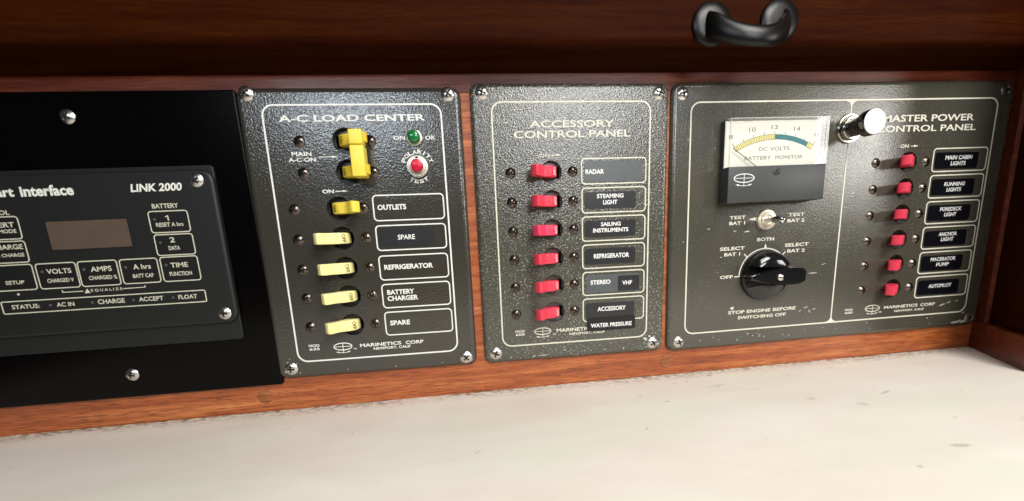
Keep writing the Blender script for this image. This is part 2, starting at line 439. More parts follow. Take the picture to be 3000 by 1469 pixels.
# -- shared small hardware -------------------------------------------------
def screw_mesh(r, dome, name):
    mb = MB(); n = 56; rad = [i / 18 for i in range(19)]
    vs = [(0, -dome + .45 * dome, 0)]; fs = []; mi = []
    def hh(x, z, t):
        h = dome * (1 - t ** 2.4)
        a, b = abs(x), abs(z)
        if (a < .115 and b < .60) or (b < .115 and a < .60): h -= .55 * dome * (1 - .5 * max(a, b))
        return h
    for i in rad[1:]:
        for k in range(n):
            an = 2 * math.pi * k / n; x, z = i * math.cos(an), i * math.sin(an)
            vs.append((x * r, -hh(x, z, i), z * r))
    for k in range(n): fs.append((0, 1 + k, 1 + (k + 1) % n))
    for i in range(len(rad) - 2):
        for k in range(n): fs.append((1 + i * n + k, 1 + (i + 1) * n + k, 1 + (i + 1) * n + (k + 1) % n, 1 + i * n + (k + 1) % n))
    for f in fs:
        c = [sum(vs[i][j] for i in f) / len(f) / r for j in (0, 2)]
        a, b = abs(c[0]), abs(c[1])
        mi.append(1 if ((a < .13 and b < .60) or (b < .13 and a < .60)) else 0)
    o = len(mb.v); mb.v += vs
    for f, q in zip(fs, mi): mb.f.append(list(f)); mb.mi.append(q); mb.sm.append(True)
    me_o = mb.make(name, [M['screw'], M['slot']]); me = me_o.data; bpy.data.objects.remove(me_o)
    return me
SCREW = screw_mesh(5.3, 1.9, 'pan_head_screw')
SCREW_S = screw_mesh(4.4, 2.2, 'black_screw'); SCREW_S.materials[0] = M['screw_dark']
def put_screw(parent, x, z, y=0.0, name='screw', me=None, ang=None, s=1.0):
    o = link(name, me or SCREW, parent)
    o.location = (x * S, y * S, z * S)
    o.rotation_euler = (0, math.radians(random.uniform(0, 90) if ang is None else ang), 0)
    o.scale = (s, s, s)
    return o

LEVER = [(4.6, -7.5), (4.9, -2.2), (4.5, .6), (3.9, 1.8), (-.4, 4.9), (-2.5, 5.5), (-5.2, 6.0), (-7.4, 6.9), (-9.3, 8.6), (-11.2, 11.2), (-12.8, 13.2), (-13.8, 14.0), (-14.8, 14.1),
         (-16.0, 13.3), (-17.6, 11.4), (-18.6, 9.8), (-18.7, 9.0), (-18.0, 8.0), (-14.5, 5.6), (-11, 2.6), (-8.0, -1.5), (-7.0, -7.5)]
def toggle(parent, cx, cz, on, mat, ink, word, half=4.3):
    mb = MB()
    prof = [(cx + (x if not on else -x), h) for x, h in LEVER]
    mb.prism(prof, cz - half, cz + half, 0, True, bev=.07)
    # lettering printed on the sloping barrel face, reading downwards
    p0 = Vector((4.1, 1.8)); p1 = Vector((-.2, 4.9))
    d = (p1 - p0).normalized(); nrm = Vector((-d.y, d.x)); nrm = nrm if nrm.y > 0 else -nrm
    wordlen = 6.4 if word == 'OFF' else 5.2
    def tf(p):
        u, q = p[0], p[2]            # u along the word, q letter height
        base = (p0 + d * .6 if on is False else p1 - d * .9)
        if not on: pt = p0 + d * (4.4 - 1.0 - (3.1 - q)) if False else p0 + d * (3.9 - q)
        else: pt = p1 - d * (3.9 - q) if False else p0 + d * (.9 + q)
        pt = pt + nrm * .12
        x = pt.x if not on else -pt.x
        return (cx + x, -pt.y, cz + wordlen / 2 - u)
    mb.text(word, 0, wordlen, 0, 3.0, 0, bold=.012, mi=1, tf=tf)
    o = mb.make('toggle', [mat, ink], parent)
    return o

def breaker(parent, cx, cz, on, mat, ink, word, slot_r=8.2, body='breaker_dark', half=4.3):
    """dark body seen through the hole, with a slot; its toggle and its two black screws are sub-parts"""
    mb = MB(); y = 4.4; R_ = 10.4
    mb.box(cx - R_, cx + R_, y, y + 1, cz + 4.75, cz + R_, 0)
    mb.box(cx - R_, cx + R_, y, y + 1, cz - R_, cz - 4.75, 0)
    mb.box(cx - R_, cx - slot_r, y, y + 1, cz - 4.75, cz + 4.75, 0)
    mb.box(cx + slot_r, cx + R_, y, y + 1, cz - 4.75, cz + 4.75, 0)
    mb.box(cx - R_, cx + R_, y + 11, y + 12, cz - R_, cz + R_, 1)
    mb.box(cx - R_, cx + R_, y + 1, y + 11, cz + 4.75, cz + 5.5, 1)
    mb.box(cx - R_, cx + R_, y + 1, y + 11, cz - 5.5, cz - 4.75, 1)
    b = mb.make('circuit_breaker', [M[body], M['void']], parent)
    toggle(b, cx, cz, on, mat, ink, word, half)
    return b

def letters(parent, items, mat, y=-.13, name='lettering', bold=.012, shear=0.0):
    for it in items:
        s, x0, x1, z0, z1 = it[:5]
        mb = MB(); mb.text(s, x0, x1, z0, z1, y, shear=it[5] if len(it) > 5 else shear, bold=it[6] if len(it) > 6 else bold)
        mb.make(name, mat, parent)

def emblem(parent, cx, cz, rx, rz, mat, y=-.13, wd=.75, low=True):
    mb = MB()
    mb.ribbon([(cx + rx * math.cos(2 * math.pi * k / 40), cz + rz * math.sin(2 * math.pi * k / 40)) for k in range(40)], wd, y, True)
    mb.ribbon([(cx - rx, cz), (cx + rx, cz)], wd * .6, y - .02)
    mb.ribbon([(cx, cz + rz * 1.05), (cx, cz - rz * 1.95)], wd * .6, y - .04)
    if low:
        pts = [(cx - rx * .72 + rx * 1.44 * k / 12, cz - rz * 1.8 + rz * .28 * abs(k / 6 - 1) ** 2) for k in range(13)]
        mb.ribbon(pts, wd * .6, y - .06)
        for s_ in (-1, 1): mb.poly([(cx + s_ * rx * .85, cz - rz * 1.45), (cx + s_ * rx * .5, cz - rz * 1.42), (cx + s_ * rx * .5, cz - rz * 1.85)][::s_], y - .08)
    return mb.make('emblem', mat, parent)

def arrow(parent, x0, x1, z, mat, head=3.2, w_=.6, hw=1.6, y=-.13):
    mb = MB(); mb.ribbon([(x0, z), (x1 - head, z)], w_, y)
    mb.poly([(x1 - head, z - hw / 2), (x1, z), (x1 - head, z + hw / 2)], y - .02)
    return mb.make('arrow', mat, parent)

def frame(parent, x0, x1, z0, z1, r, w_, mat, name='label_frame', y=-.13):
    mb = MB(); mb.ribbon(rrect(x0, x1, z0, z1, r), w_, y, True); return mb.make(name, mat, parent)

def tape(parent, x0, x1, z0, z1, mat, y=-.3, r=2.0, rot=0.0):
    mb = MB()
    pts = rrect(x0, x1, z0, z1, r, 4)
    c = Vector(((x0 + x1) / 2, (z0 + z1) / 2)); a = math.radians(rot)
    pts = [((p[0] - c.x) * math.cos(a) - (p[1] - c.y) * math.sin(a) + c.x, (p[0] - c.x) * math.sin(a) + (p[1] - c.y) * math.cos(a) + c.y) for p in pts]
    mb.poly(pts, y, .28); return mb.make('label_tape', mat, parent)

def local(o, dx, dz):
    """children were written in world mm: move the parent to its base and keep them in place"""
    inv = Matrix.Translation(-Vector((dx, 0, dz)) * S)
    for ch in o.children: ch.matrix_basis = inv @ ch.matrix_basis

# ------------------------------------------------------------------ the setting
WALL_Y = 4.0
mb = MB()
AC_Z = [33.0, 9.6, -14.5, -37.9, -62.0]; AC_X = -101.8
ACC_X = 71.6; ACC_Z = [55.4 - 23.82 * i for i in range(6)]
MX = 410.4; MZ = [53.8 - 23.68 * i for i in range(6)]
cut = [(-90.9, 83.9, 11.5), (-90.9, 60.5, 11.5)] + [(AC_X, z, 11.5) for z in AC_Z] + [(ACC_X, z, 11.5) for z in ACC_Z] + [(MX, z, 11.5) for z in MZ]
plate(mb, -520, 560, -150, 190, 1, .5, WALL_Y, WALL_Y + 16, cut)
wall = mb.make('wall', M['wood']); wall['kind'] = 'structure'; wall['label'] = 'varnished mahogany wall that the panels are screwed to'
hb = MB(); plate(hb, -519, 559, 119, 189, .6, .3, WALL_Y - .6, WALL_Y - .02); hbo = hb.make('shaded_wall_strip', M['wood_red'], wall); hbo['label'] = 'darker wall strip above the panels, with shade put into its colour'  # strip laid over the wall; its darker wood paints the shade there
for px, pz in ((-183, -119.8), (180, -119.8)):
    q = MB().lathe([(6.4, 0), (6.3, .25), (5.9, .35), (0, .35)], px, pz, 32, y0=WALL_Y).make('wood_plug', M['wood_plug'], wall)

mb = MB()
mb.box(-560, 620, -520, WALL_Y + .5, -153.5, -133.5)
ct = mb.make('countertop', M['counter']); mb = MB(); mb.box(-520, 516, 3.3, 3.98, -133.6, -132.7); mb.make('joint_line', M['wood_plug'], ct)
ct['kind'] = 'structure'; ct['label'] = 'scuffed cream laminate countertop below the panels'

# angled bulkhead at the right end with its trim strip and corner batten
d_ = Vector((-.565, -.825, 0)); n_ = Vector((-.825, .565, 0)); base = Vector((515.3, WALL_Y, 0))
def slab(mb, s0, s1, t0, t1, z0, z1):
    P = [base + d_ * s + n_ * -t + Vector((0, 0, z)) for s in (s0, s1) for t in (t0, t1) for z in (z0, z1)]
    return mb.add(P, [(0, 1, 3, 2), (4, 6, 7, 5), (0, 4, 5, 1), (2, 3, 7, 6), (0, 2, 6, 4), (1, 5, 7, 3)])
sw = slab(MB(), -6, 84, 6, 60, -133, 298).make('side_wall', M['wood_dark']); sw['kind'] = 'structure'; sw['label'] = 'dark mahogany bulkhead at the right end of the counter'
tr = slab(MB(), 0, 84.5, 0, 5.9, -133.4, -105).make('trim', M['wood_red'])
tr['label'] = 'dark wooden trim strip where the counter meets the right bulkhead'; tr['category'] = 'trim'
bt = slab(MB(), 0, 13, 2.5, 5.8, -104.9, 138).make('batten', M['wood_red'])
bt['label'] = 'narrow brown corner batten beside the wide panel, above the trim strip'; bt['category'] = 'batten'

# overhead cabinet: its front projects 28 mm from the wall
cab = empty('overhead_cabinet', (60, -10, 139), 'dark mahogany cabinet front above the panels with a black bail handle', 'cabinet')
mb = MB(); mb.box(-520, 640, -20, WALL_Y - .7, 139, 299)
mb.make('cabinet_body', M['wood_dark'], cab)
mb = MB(); arc = [(-3.5 + 6.8 * math.cos(math.radians(a)), 132.6 + 6.3 * math.sin(math.radians(a))) for a in range(0, 91, 9)]
prof = arc + [(-3.5, 139.3), (WALL_Y - .65, 139.3), (WALL_Y - .65, 132.6)]
n = len(prof); mb.add([(-519, y, z) for y, z in prof] + [(600, y, z) for y, z in prof], [(k, (k + 1) % n, n + (k + 1) % n, n + k) for k in range(n)], 0, True)
mb.make('shade_cove', M['wood_dark'], cab)  # added cove softens the corner shade; dark wood keeps the band dark
mb = MB(); mb.rbox(-520, 640, -28, -14, 139.2, 300, 6.0, seg=6)
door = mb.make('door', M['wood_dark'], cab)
mb = MB()
path = [(188, -27, 154), (188, -33, 150.5), (191, -38, 145.5), (198, -43, 140), (207, -47, 136.2), (218, -48.5, 134.8), (229, -47, 136.5), (239, -42, 142), (246, -36, 148), (249, -31, 152.5), (249, -27, 156)]
def smooth_path(P, it=2):
    P = [Vector(p) for p in P]
    for _ in range(it):
        Q = [P[0]]
        for a, b in zip(P[:-1], P[1:]): Q += [a.lerp(b, .25), a.lerp(b, .75)]
        P = Q + [P[-1]]
    return P
sp = smooth_path(path)
mb.tube(sp, [7.6 - .6 * math.sin(math.pi * i / (len(sp) - 1)) for i in range(len(sp))], 18, flat=.45)
for hx, hz in ((191.5, 152.5), (246.5, 155)):
    mb.lathe([(15.5, 0), (15.3, 1.6), (14, 2.8), (9, 3.6), (0, 3.8)], hx, hz, 36, y0=-28)
hd = mb.make('handle', M['handle'], door)
local(cab, 60, 139)
for c in cab.children: c.location.y += .010

mb = MB(); mb.box(-620, 720, -240, 30, 400, 430)
dk = mb.make('light_blocker', M['wood_dark']); dk['kind'] = 'structure'; dk['label'] = 'unseen slab added to keep overhead light off the cabinet'  # added out of view to block overhead light from the cabinet front

# ------------------------------------------------------------------ left: black board and the remote display panel
bd = MB(); plate(bd, -430, -165.6, -109.2, 122, 2, 1.0, .8, WALL_Y)
board = empty('mounting_board', (-280, 4, -109), 'glossy black acrylic board on the left behind the small-screen display', 'board')
bd.make('board_sheet', M['board'], board)
for sx_, sz_ in ((-280.7, 105), (-278.7, -90.3)): put_screw(board, sx_, sz_, .8, s=.95)
local(board, -280, -109)
for c in board.children: c.location.y -= .004

rem = empty('remote_display', (-290, 0, -67), 'black remote display with blank brown screen and outlined keys, reading LINK 2000', 'display panel')
mb = MB(); plate(mb, -405, -189, -67, 69, 3, .8, -.8, .7); mb.make('backing_plate', M['remote'], rem)
mb = MB(); plate(mb, -398, -188.6, -52.5, 65.6, 9, 2.2, -4, -.9); mb.make('faceplate', M['remote'], rem)
for sx_, sz_ in ((-200.3, 57.7), (-198, -44.4)): put_screw(rem, sx_, sz_, -4, s=.95)
YR = -4.13
letters(rem, [('Heart', -345.6, -322.5, 50.3, 57.0), ('interface', -318.6, -284, 50.0, 57.6)], M['remote_white'], YR, bold=.035)
letters(rem, [('LINK 2000', -246.3, -211.4, 50.6, 56.4, .18)], M['remote_white'], YR, bold=.03)
letters(rem, [('BATTERY', -234.2, -216, 38.3, 41.7), ('CONTROL', -354.5, -328.8, 37.9, 41.2)], M['remote_print'], YR, bold=.02)
def key(x0, x1, z0, z1, words, led=True):
    mb = MB(); mb.poly(rrect(x0, x1, z0, z1, 1.8, 4), YR + .04, .08); k = mb.make('key', M['key'], rem)
    mb = MB(); mb.ribbon(rrect(x0, x1, z0, z1, 2.0, 5), .75, YR, True); mb.make('key_outline', M['remote_print'], k)
    for wd in words:
        if wd[0] == '1':
            xa, xb, za, zb = wd[1:5]; q = MB(); q.ribbon([(xb - .5, za), (xb - .5, zb)], .85, YR - .02); q.poly([(xb - .95, zb), (xb - .95, zb - 1.0), (xa - .1, zb - 1.3), (xa - .1, zb - .75)], YR - .03)
            q.make('lettering', M['remote_print'], k); continue
        mb = MB(); mb.text(wd[0], *wd[1:5], YR - .02, bold=.02); mb.make('lettering', M['remote_print'], k)
    if led: MB().lathe([(1.0, 0), (.9, .3), (0, .5)], x0 + 3.6, z1 - 5.9, 14, y0=YR).make('indicator', M['led'], k)
    return k
key(-237.9, -210.7, 20.5, 36.2, [('1', -226.6, -224.3, 29.1, 33), ('RESET A hrs', -234.0, -215.0, 24.7, 27.8)])
key(-237.2, -210.3, 3.4, 18.9, [('2', -226.7, -223.2, 12.8, 16.8), ('DATA', -228.6, -220.6, 7.1, 10.2)])
key(-236.5, -210.0, -16.6, 2.0, [('TIME', -229.8, -217.5, -6.1, -2.5), ('FUNCTION', -231.7, -215.8, -12.6, -9.4)])
key(-264.9, -238.7, -16.6, 1.8, [('A hrs', -256.2, -243.8, -6.0, -2.2), ('BATT CAP', -257.6, -243, -12.5, -9.5)])
key(-293.6, -266.9, -16.8, 1.9, [('AMPS', -285.5, -271, -6.1, -2.2), ('CHARGED %', -288, -268.6, -12.2, -9.2)])
key(-321.7, -295, -16.8, 1.8, [('VOLTS', -315.3, -298.6, -6.0, -2.3), ('CHARGED V', -316.3, -298.4, -12.5, -9.6)])
key(-352, -324, -16.7, 2.0, [('SETUP', -344, -331.6, -12.3, -9.5)])
key(-355, -324.9, 20.7, 36.6, [('INVERT', -348.5, -327.9, 29.1, 32.7), ('IDLE MODE', -348.5, -327.5, 25, 27.7)], False)
key(-355, -324.4, 3.7, 19.1, [('CHARGE', -347.5, -326.2, 13.3, 16.9), ('IDLE CHARGE', -350, -326.6, 7.9, 10.5)], False)
k = frame(rem, -350.8, -209.1, -34.0, -24.9, 1.2, .75, M['remote_print'], 'status_frame', YR)
letters(rem, [('STATUS:', -344.5, -325.9, -30.8, -27.6), ('AC IN', -314.4, -302.3, -31, -27.7), ('CHARGE', -286, -267.2, -30.9, -27.3), ('ACCEPT', -257.2, -239.8, -30.8, -27.4), ('FLOAT', -229, -215.4, -31, -27.6)], M['remote_print'], YR, bold=.02)
for lx in (-318.5, -289.7, -261.1, -232.8): MB().lathe([(1.0, 0), (.9, .3), (0, .5)], lx, -29.3, 14, y0=YR).make('indicator', M['led'], rem)
MB().ribbon([(-308.3, -18.5), (-308.0, -20.2), (-294, -20.2)], .6, YR).make('bracket_line', M['remote_print'], rem)
MB().ribbon([(-266.5, -20.1), (-251, -19.9), (-250.8, -18.6)], .6, YR).make('bracket_line', M['remote_print'], rem)
MB().poly([(-293.4, -21.9), (-289.4, -21.9), (-291.2, -18.5)], YR).make('triangle', M['remote_print'], rem)
letters(rem, [('E Q U A L I Z E', -288.7, -267.0, -21.4, -19.0)], M['remote_print'], YR, bold=.02)
MB().lathe([(.9, 0), (.8, .2), (0, .3)], -337.7, -19.8, 14, y0=YR).make('dot', M['remote_print'], rem)
mb = MB(); mb.poly(rrect(-307.6, -253.3, 11.4, 31.8, .8, 3), YR + .05, .08); scr = mb.make('screen', M['lcd'], rem)
mb = MB(); mb.ribbon(rrect(-308.0, -252.9, 11.0, 32.2, 1.0, 3), .6, YR - .02, True); mb.make('screen_bezel', M['key'], scr)
local(rem, -290, -67)

# ------------------------------------------------------------------ panel with yellow switches
ac = empty('load_center_panel', (-83, 0, 9), 'charcoal panel with yellow switches and a green lamp, headed A-C LOAD CENTER', 'control panel', 'electrical panels in a row', (0, math.radians(.45), 0))
AC_Z = [33.0, 9.6, -14.5, -37.9, -62.0]; AC_X = -101.8
holes = [(-90.9, 83.9, 9.9), (-90.9, 60.5, 9.9)] + [(AC_X, z, 9.3) for z in AC_Z]
mb = MB(); plate(mb, -166.8, .4, -105.8, 123, 7, 4.2, 0, WALL_Y - .1, holes); mb.make('faceplate', M['ac'], ac)
frame(ac, -148.9, -15.8, -91.2, 110.1, 8, 1.25, M['print_ac'], 'border_line')
for sx_, sz_ in ((-158.3, 118.2), (-9.5, 117.4), (-155.8, -96.8), (-8.9, -98.2)): put_screw(ac, sx_, sz_)
P = M['print_ac']
letters(ac, [('A-C LOAD CENTER', -137.9, -28.4, 98.0, 102.9)], P, bold=.022)
letters(ac, [('MAIN', -131.8, -117.2, 73.2, 76.4), ('A-C ON', -134.7, -114.5, 69.0, 72.1), ('ON', -54.2, -45.4, 83.8, 87.0), ('OK', -29.6, -21.2, 83.8, 86.9), ('ON', -112.7, -104, 44.9, 47.9)], P, bold=.02)
arrow(ac, -112.2, -97.2, 72.3, P, 5); arrow(ac, -103, -93, 46.3, P, 4)
letters(ac, [('MOD', -139.2, -130.6, -79.1, -76.8), ('635', -139.1, -130.8, -82.0, -79.8), ('MARINETICS', -97.9, -63.6, -82.1, -79.1), ('CORP', -59.8, -44.7, -82.3, -79.2), ('NEWPORT. CALIF', -87, -55.8, -85.3, -83.0), ('TM', -103.6, -100.8, -83.6, -82.4)], P, bold=.025)
emblem(ac, -111.9, -80.4, 7.3, 3.0, P)
# curved lettering round the test button
cxp, czp = -37.1, 63.2
mb = MB()
def arc_text(mb, word, r, h, a0, a1, inward=False):
    for i, ch in enumerate(word):
        a = math.radians(a0 + (a1 - a0) * i / (len(word) - 1))
        c = Vector((cxp + r * math.cos(a), czp + r * math.sin(a)))
        up = Vector((math.cos(a), math.sin(a))) * (-1 if inward else 1); rt = Vector((up.y, -up.x))
        wd = .9 if ch == 'I' else 3.3
        def tf(p, c=c, up=up, rt=rt, wd=wd):
            q = c + rt * (p[0] - wd / 2) + up * (p[2] - h / 2); return (q.x, p[1], q.y)
        mb.text(ch, 0, wd, 0, h, -.13, bold=.02, tf=tf)
arc_text(mb, 'POLARITY', 11.7, 3.3, 153, 25); arc_text(mb, 'TEST', 11.0, 3.0, 240, 302, True)
mb.make('lettering', P, ac)
# lamp and push button
mb = MB().lathe([(6.1, 0), (6.0, .9), (5.6, 1.2), (4.9, 1.2), (4.9, .2)], -38.0, 85.3, 36); lamp = mb.make('indicator_lamp', M['nickel'], ac)
MB().lathe([(4.9, .2), (4.9, 4.2), (4.6, 5.6), (3.8, 6.6), (2.2, 7.1), (0, 7.2)], -38.0, 85.3, 32).make('lens', M['green'], lamp)
mb = MB().lathe([(8.2, 0), (8.2, 2.8), (7.9, 3.4)], cxp, czp, 84, knurl=.4)
mb.lathe([(7.95, 3.4), (7.3, 3.5), (7.0, 2.6), (6.8, 3.4), (6.3, 4.4), (4.9, 4.6), (4.9, 3)], cxp, czp, 48)
pb = mb.make('push_button', M['nickel'], ac)
MB().lathe([(4.7, 3), (4.7, 8.2), (4.2, 9.2), (3.0, 9.6), (0, 9.7)], cxp, czp, 32).make('button_cap', M['red_cap'], pb)
MB().box(cxp - 1.0, cxp + .9, -4.6, -3.2, czp + 6.0, czp + 7.2).make('key_notch', M['slot'], pb)
# switches
for i, cz in enumerate((83.9, 60.5)):
    b = breaker(ac, -90.9, cz, True, M['yellow_shaded'], M['ink'], 'ON', half=3.9)
    put_screw(b, -124.9, cz, me=SCREW_S, name='mounting_screw'); put_screw(b, -72.1, cz - .3, me=SCREW_S, name='mounting_screw')
mb = MB(); mb.rbox(-84.1, -74.3, -16.4, -5.0, 54.6, 77.0, .7); tb = mb.make('tie_bar', M['yellow'], ac); tb['label'] = 'long yellow bar tying the two main switches together'
mb = MB(); mb.rbox(-84.1, -74.4, -16.2, -5.0, 77.7, 88.2, .7); mb.make('tie_cap', M['yellow'], ac)
for i, cz in enumerate(AC_Z):
    b = breaker(ac, AC_X, cz, i == 0, M['yellow'] if i == 0 else M['yellow_pale'], M['ink'], 'ON' if i == 0 else 'OFF')
    put_screw(b, -135.5, cz + .1, me=SCREW_S, name='mounting_screw'); put_screw(b, -83.0, cz - .2, me=SCREW_S, name='mounting_screw')
BOXES = [('OUTLETS',), ('SPARE',), ('REFRIGERATOR',), ('BATTERY', 'CHARGER'), ('SPARE',)]
boxz = [32.3, 8.4, -16.0, -39.6, -63.3]
for i, (words, cz) in enumerate(zip(BOXES, boxz)):
    f = frame(ac, -75.0, -18.9, cz - 9.9, cz + 9.9, 3.0, 1.0, P)
    if i == 1:
        tp = tape(ac, -73.4, -29.0, cz - 6.8, cz + 7.4, M['tape'], rot=-.5)
        letters(tp, [('SPARE', -58, -44.2, cz - 1.8, cz + 2.2)], M['letter'], -.35, bold=.02)
    elif len(words) == 1:
        wd = {'OUTLETS': (-71.8, -49.2), 'REFRIGERATOR': (-71.3, -31.4), 'SPARE': (-71.2, -54.6)}[words[0]]
        letters(f, [(words[0], *wd, cz - 1.6, cz + 2.6)], P, bold=.035)
    else:
        letters(f, [('BATTERY', -71.0, -48.7, cz + 1.1, cz + 5.2), ('CHARGER', -71.2, -45.9, cz - 4.3, cz - .1)], P, bold=.035)
mb = MB()
def chip(x, z, rx, rz, rot=0):
    n = 9; a0_ = math.radians(rot); pts = []
    for k in range(n):
        a = 2 * math.pi * k / n; q = random.uniform(.5, 1.0); u, v_ = rx * q * math.cos(a), rz * q * math.sin(a)
        pts.append((x + u * math.cos(a0_) - v_ * math.sin(a0_), z + u * math.sin(a0_) + v_ * math.cos(a0_)))
    mb.poly(pts, -.09, .08)
for q in ((-158, -91, 1.2, .5, 30), (-151, -92.5, .8, .5, 0), (-160.4, -99, 1.6, .7, 60), (-149, -101, .7, .6, 0), (-30, -101.3, .7, .4, 0), (-4.2, -101, 1.3, .5, 20), (-70, -101.2, .9, .4, 0), (-156, -88, .6, .4, 0), (-12, -101, .8, .4, 0), (-110, -100.6, .6, .4, 0)): chip(*q)
mb.make('paint_chips', M['chip'], ac)['kind'] = 'stuff'
local(ac, -83, 9)

# ------------------------------------------------------------------ speckled panel with red switches
acc = empty('accessory_panel', (91, 0, 9), 'speckled grey panel with six red switches, headed ACCESSORY CONTROL PANEL', 'control panel', 'electrical panels in a row', (0, math.radians(.45), 0))
ACC_X = 71.6; ACC_Z = [55.4 - 23.82 * i for i in range(6)]
holes = [(ACC_X, z, 9.3) for z in ACC_Z]
mb = MB(); plate(mb, 7.4, 174.8, -107.4, 124.8, 7, 4.0, 0, WALL_Y - .1, holes); mb.make('faceplate', M['acc'], acc)
P = M['print_acc']
frame(acc, 24.3, 157.7, -92.2, 110.0, 8, 1.2, P, 'border_line')
for sx_, sz_ in ((17.3, 117.2), (165.3, 116.4), (17.6, -98.3)): put_screw(acc, sx_, sz_, ang=20)
put_screw(acc, 164.5, -99.2, ang=60)
letters(acc, [('ACCESSORY', 54.8, 126.2, 90.4, 95.8), ('CONTROL PANEL', 41.6, 140.4, 82.4, 88.0)], P, bold=.015)
letters(acc, [('ON', 62, 70.8, 67.5, 70.1)], P, bold=.02); arrow(acc, 71.8, 82, 68.8, P, 6)
letters(acc, [('MOD', 35.9, 44.5, -80.5, -78.3), ('605', 36, 44.2, -83.3, -81.2), ('MARINETICS', 73.2, 107, -82.4, -79.2), ('CORP', 110, 125, -82.3, -79.2), ('NEWPORT. CALIF', 84.8, 118, -85.9, -83.8), ('TM', 69.5, 72.5, -84.8, -83.4)], P, bold=.025)
emblem(acc, 60.5, -80.6, 7.4, 3.0, P)
for i, cz in enumerate(ACC_Z):
    b = breaker(acc, ACC_X, cz, False, M['pink'] if i == 2 else M['red'], M['white_ink'], 'OFF', body='breaker')
    put_screw(b, 37.5, cz - .1, me=SCREW_S, name='mounting_screw', ang=35); put_screw(b, 90.2, cz, me=SCREW_S, name='mounting_screw', ang=28)
lab = [[('RADAR', 101.2, 117.4, -2.2, 1.6)], [('STEAMING', 111, 134.7, 1.6, 5.2), ('LIGHT', 116.5, 129.2, -3.7, 0)], [('SAILING', 114.5, 132.4, 1.9, 5.4), ('INSTRUMENTS', 107.5, 139.4, -3.3, .3)],
       [('REFRIGERATOR', 108, 140.4, -1.8, 2.3)], [('STEREO', 104.8, 123.2, -.9, 3.0)], [('ACCESSORY', 111.2, 137.6, -1.4, 2.6)]]
for i, (words, cz) in enumerate(zip(lab, [55.2 - 23.9 * k for k in range(6)])):
    f = frame(acc, 98.0, 154.6, cz - 10.2, cz + 10.3, 3.0, 1.0, P)
    if i == 0: tp = tape(acc, 100.2, 151.3, cz - 8.8, cz + 8.2, M['tape_grey'])
    elif i == 4: tp = tape(acc, 101.2, 150.4, cz - 8.2, cz + 7.6, M['tape_grey'])
    else: tp = tape(acc, 100.2, 145.9, cz - 6.9 - (1.0 if i == 5 else 0), cz + 6.9 - (.7 if i == 5 else 0), M['tape'], rot=random.uniform(-.6, .2))
    letters(tp, [(w_[0], w_[1], w_[2], cz + w_[3], cz + w_[4]) for w_ in words], M['letter'], -.36, bold=.03)
    if i == 4:
        t2 = tape(acc, 130.2, 150.0, cz - 7.8, cz + 5.8, M['tape'], y=-.5, r=.8); letters(t2, [('VHF', 134, 143.1, cz - 2.4, cz + 1.2)], M['letter'], -.56, bold=.03)
    if i == 5:
        t2 = tape(acc, 101.2, 146.5, -83.6, -71.2, M['tape_navy'], y=-.75, rot=.3); letters(t2, [('WATER PRESSURE', 104.6, 143.2, -80.5, -76.7)], M['letter'], -.81, bold=.03)
local(acc, 91, 9)

# ------------------------------------------------------------------ wide panel with meter and selector
mas = empty('master_panel', (346, 0, 8), 'wide worn grey panel with voltmeter and black selector knob, headed MASTER POWER', 'control panel', 'electrical panels in a row')
MX = 410.4; MZ = [53.8 - 23.68 * i for i in range(6)]
holes = [(MX, z, 9.3) for z in MZ]
mb = MB(); plate(mb, 177.6, 514.6, -109.8, 124.2, 8, 4.0, 0, WALL_Y - .1, holes); mb.make('faceplate', M['mas'], mas)
P = M['print_mas']
mb = MB(); mb.ribbon(rrect(194.8, 497.6, -93.8, 108.1, 8), 1.25, -.13, True)
mb.ribbon([(346, 108), (346, -93.6)], 1.2, -.15)
for zz, sgn in ((107.6, -1), (-93.3, 1)):
    for sx_ in (-1, 1): mb.poly([(346, zz), (346 + sx_ * 6, zz), (346 + sx_ * 2.6, zz + sgn * 1.2), (346 + sx_ * 1.2, zz + sgn * 2.8), (346, zz + sgn * 6)][::sx_ * sgn], -.17 + .005 * sx_)
mb.make('border_line', P, mas)
for sx_, sz_ in ((187, 115.2), (189.2, -101.2), (504, 114.4), (504, -100.6)): put_screw(mas, sx_, sz_)
letters(mas, [('MASTER POWER', 378.6, 474.0, 89.0, 94.9), ('CONTROL PANEL', 373.2, 477.4, 80.4, 86.0)], P, bold=.018)
letters(mas, [('ON', 400.1, 408.8, 66.4, 69.5)], P, bold=.02); arrow(mas, 410.8, 419, 67.9, P, 4.6, hw=2.0)
letters(mas, [('TEST', 234.3, 250.3, 9.5, 12.5), ('BAT 1', 234.4, 249.8, 4.5, 7.5), ('TEST', 292.2, 308.7, 9.7, 12.7), ('BAT 2', 291.8, 309, 4.4, 7.4), ('BOTH', 262.7, 279.6, -11.4, -8.2),
              ('SELECT', 226.5, 251, -18.2, -15.1), ('BAT 1', 231, 246.6, -23.4, -20.3), ('SELECT', 291, 315.3, -17.9, -14.8), ('BAT 2', 293.9, 311.8, -23.3, -20.3), ('OFF', 227.8, 240.5, -44.1, -41.1),
              ('STOP ENGINE BEFORE', 237.6, 307.2, -78.2, -75.0), ('SWITCHING OFF', 247.6, 297.4, -83.7, -80.6),
              ('MOD', 360.5, 369.2, -83.8, -81.8), ('600', 360.8, 369.3, -86.7, -84.7), ('MARINETICS', 403.6, 441.3, -84.7, -81.8), ('CORP', 444.5, 461.2, -84.9, -81.9), ('NEWPORT. CALIF', 415.7, 449.2, -88.8, -86.7), ('TM', 397.6, 401, -88.2, -86.8)], P, bold=.025)
emblem(mas, 390.8, -83.2, 7.8, 3.1, P)
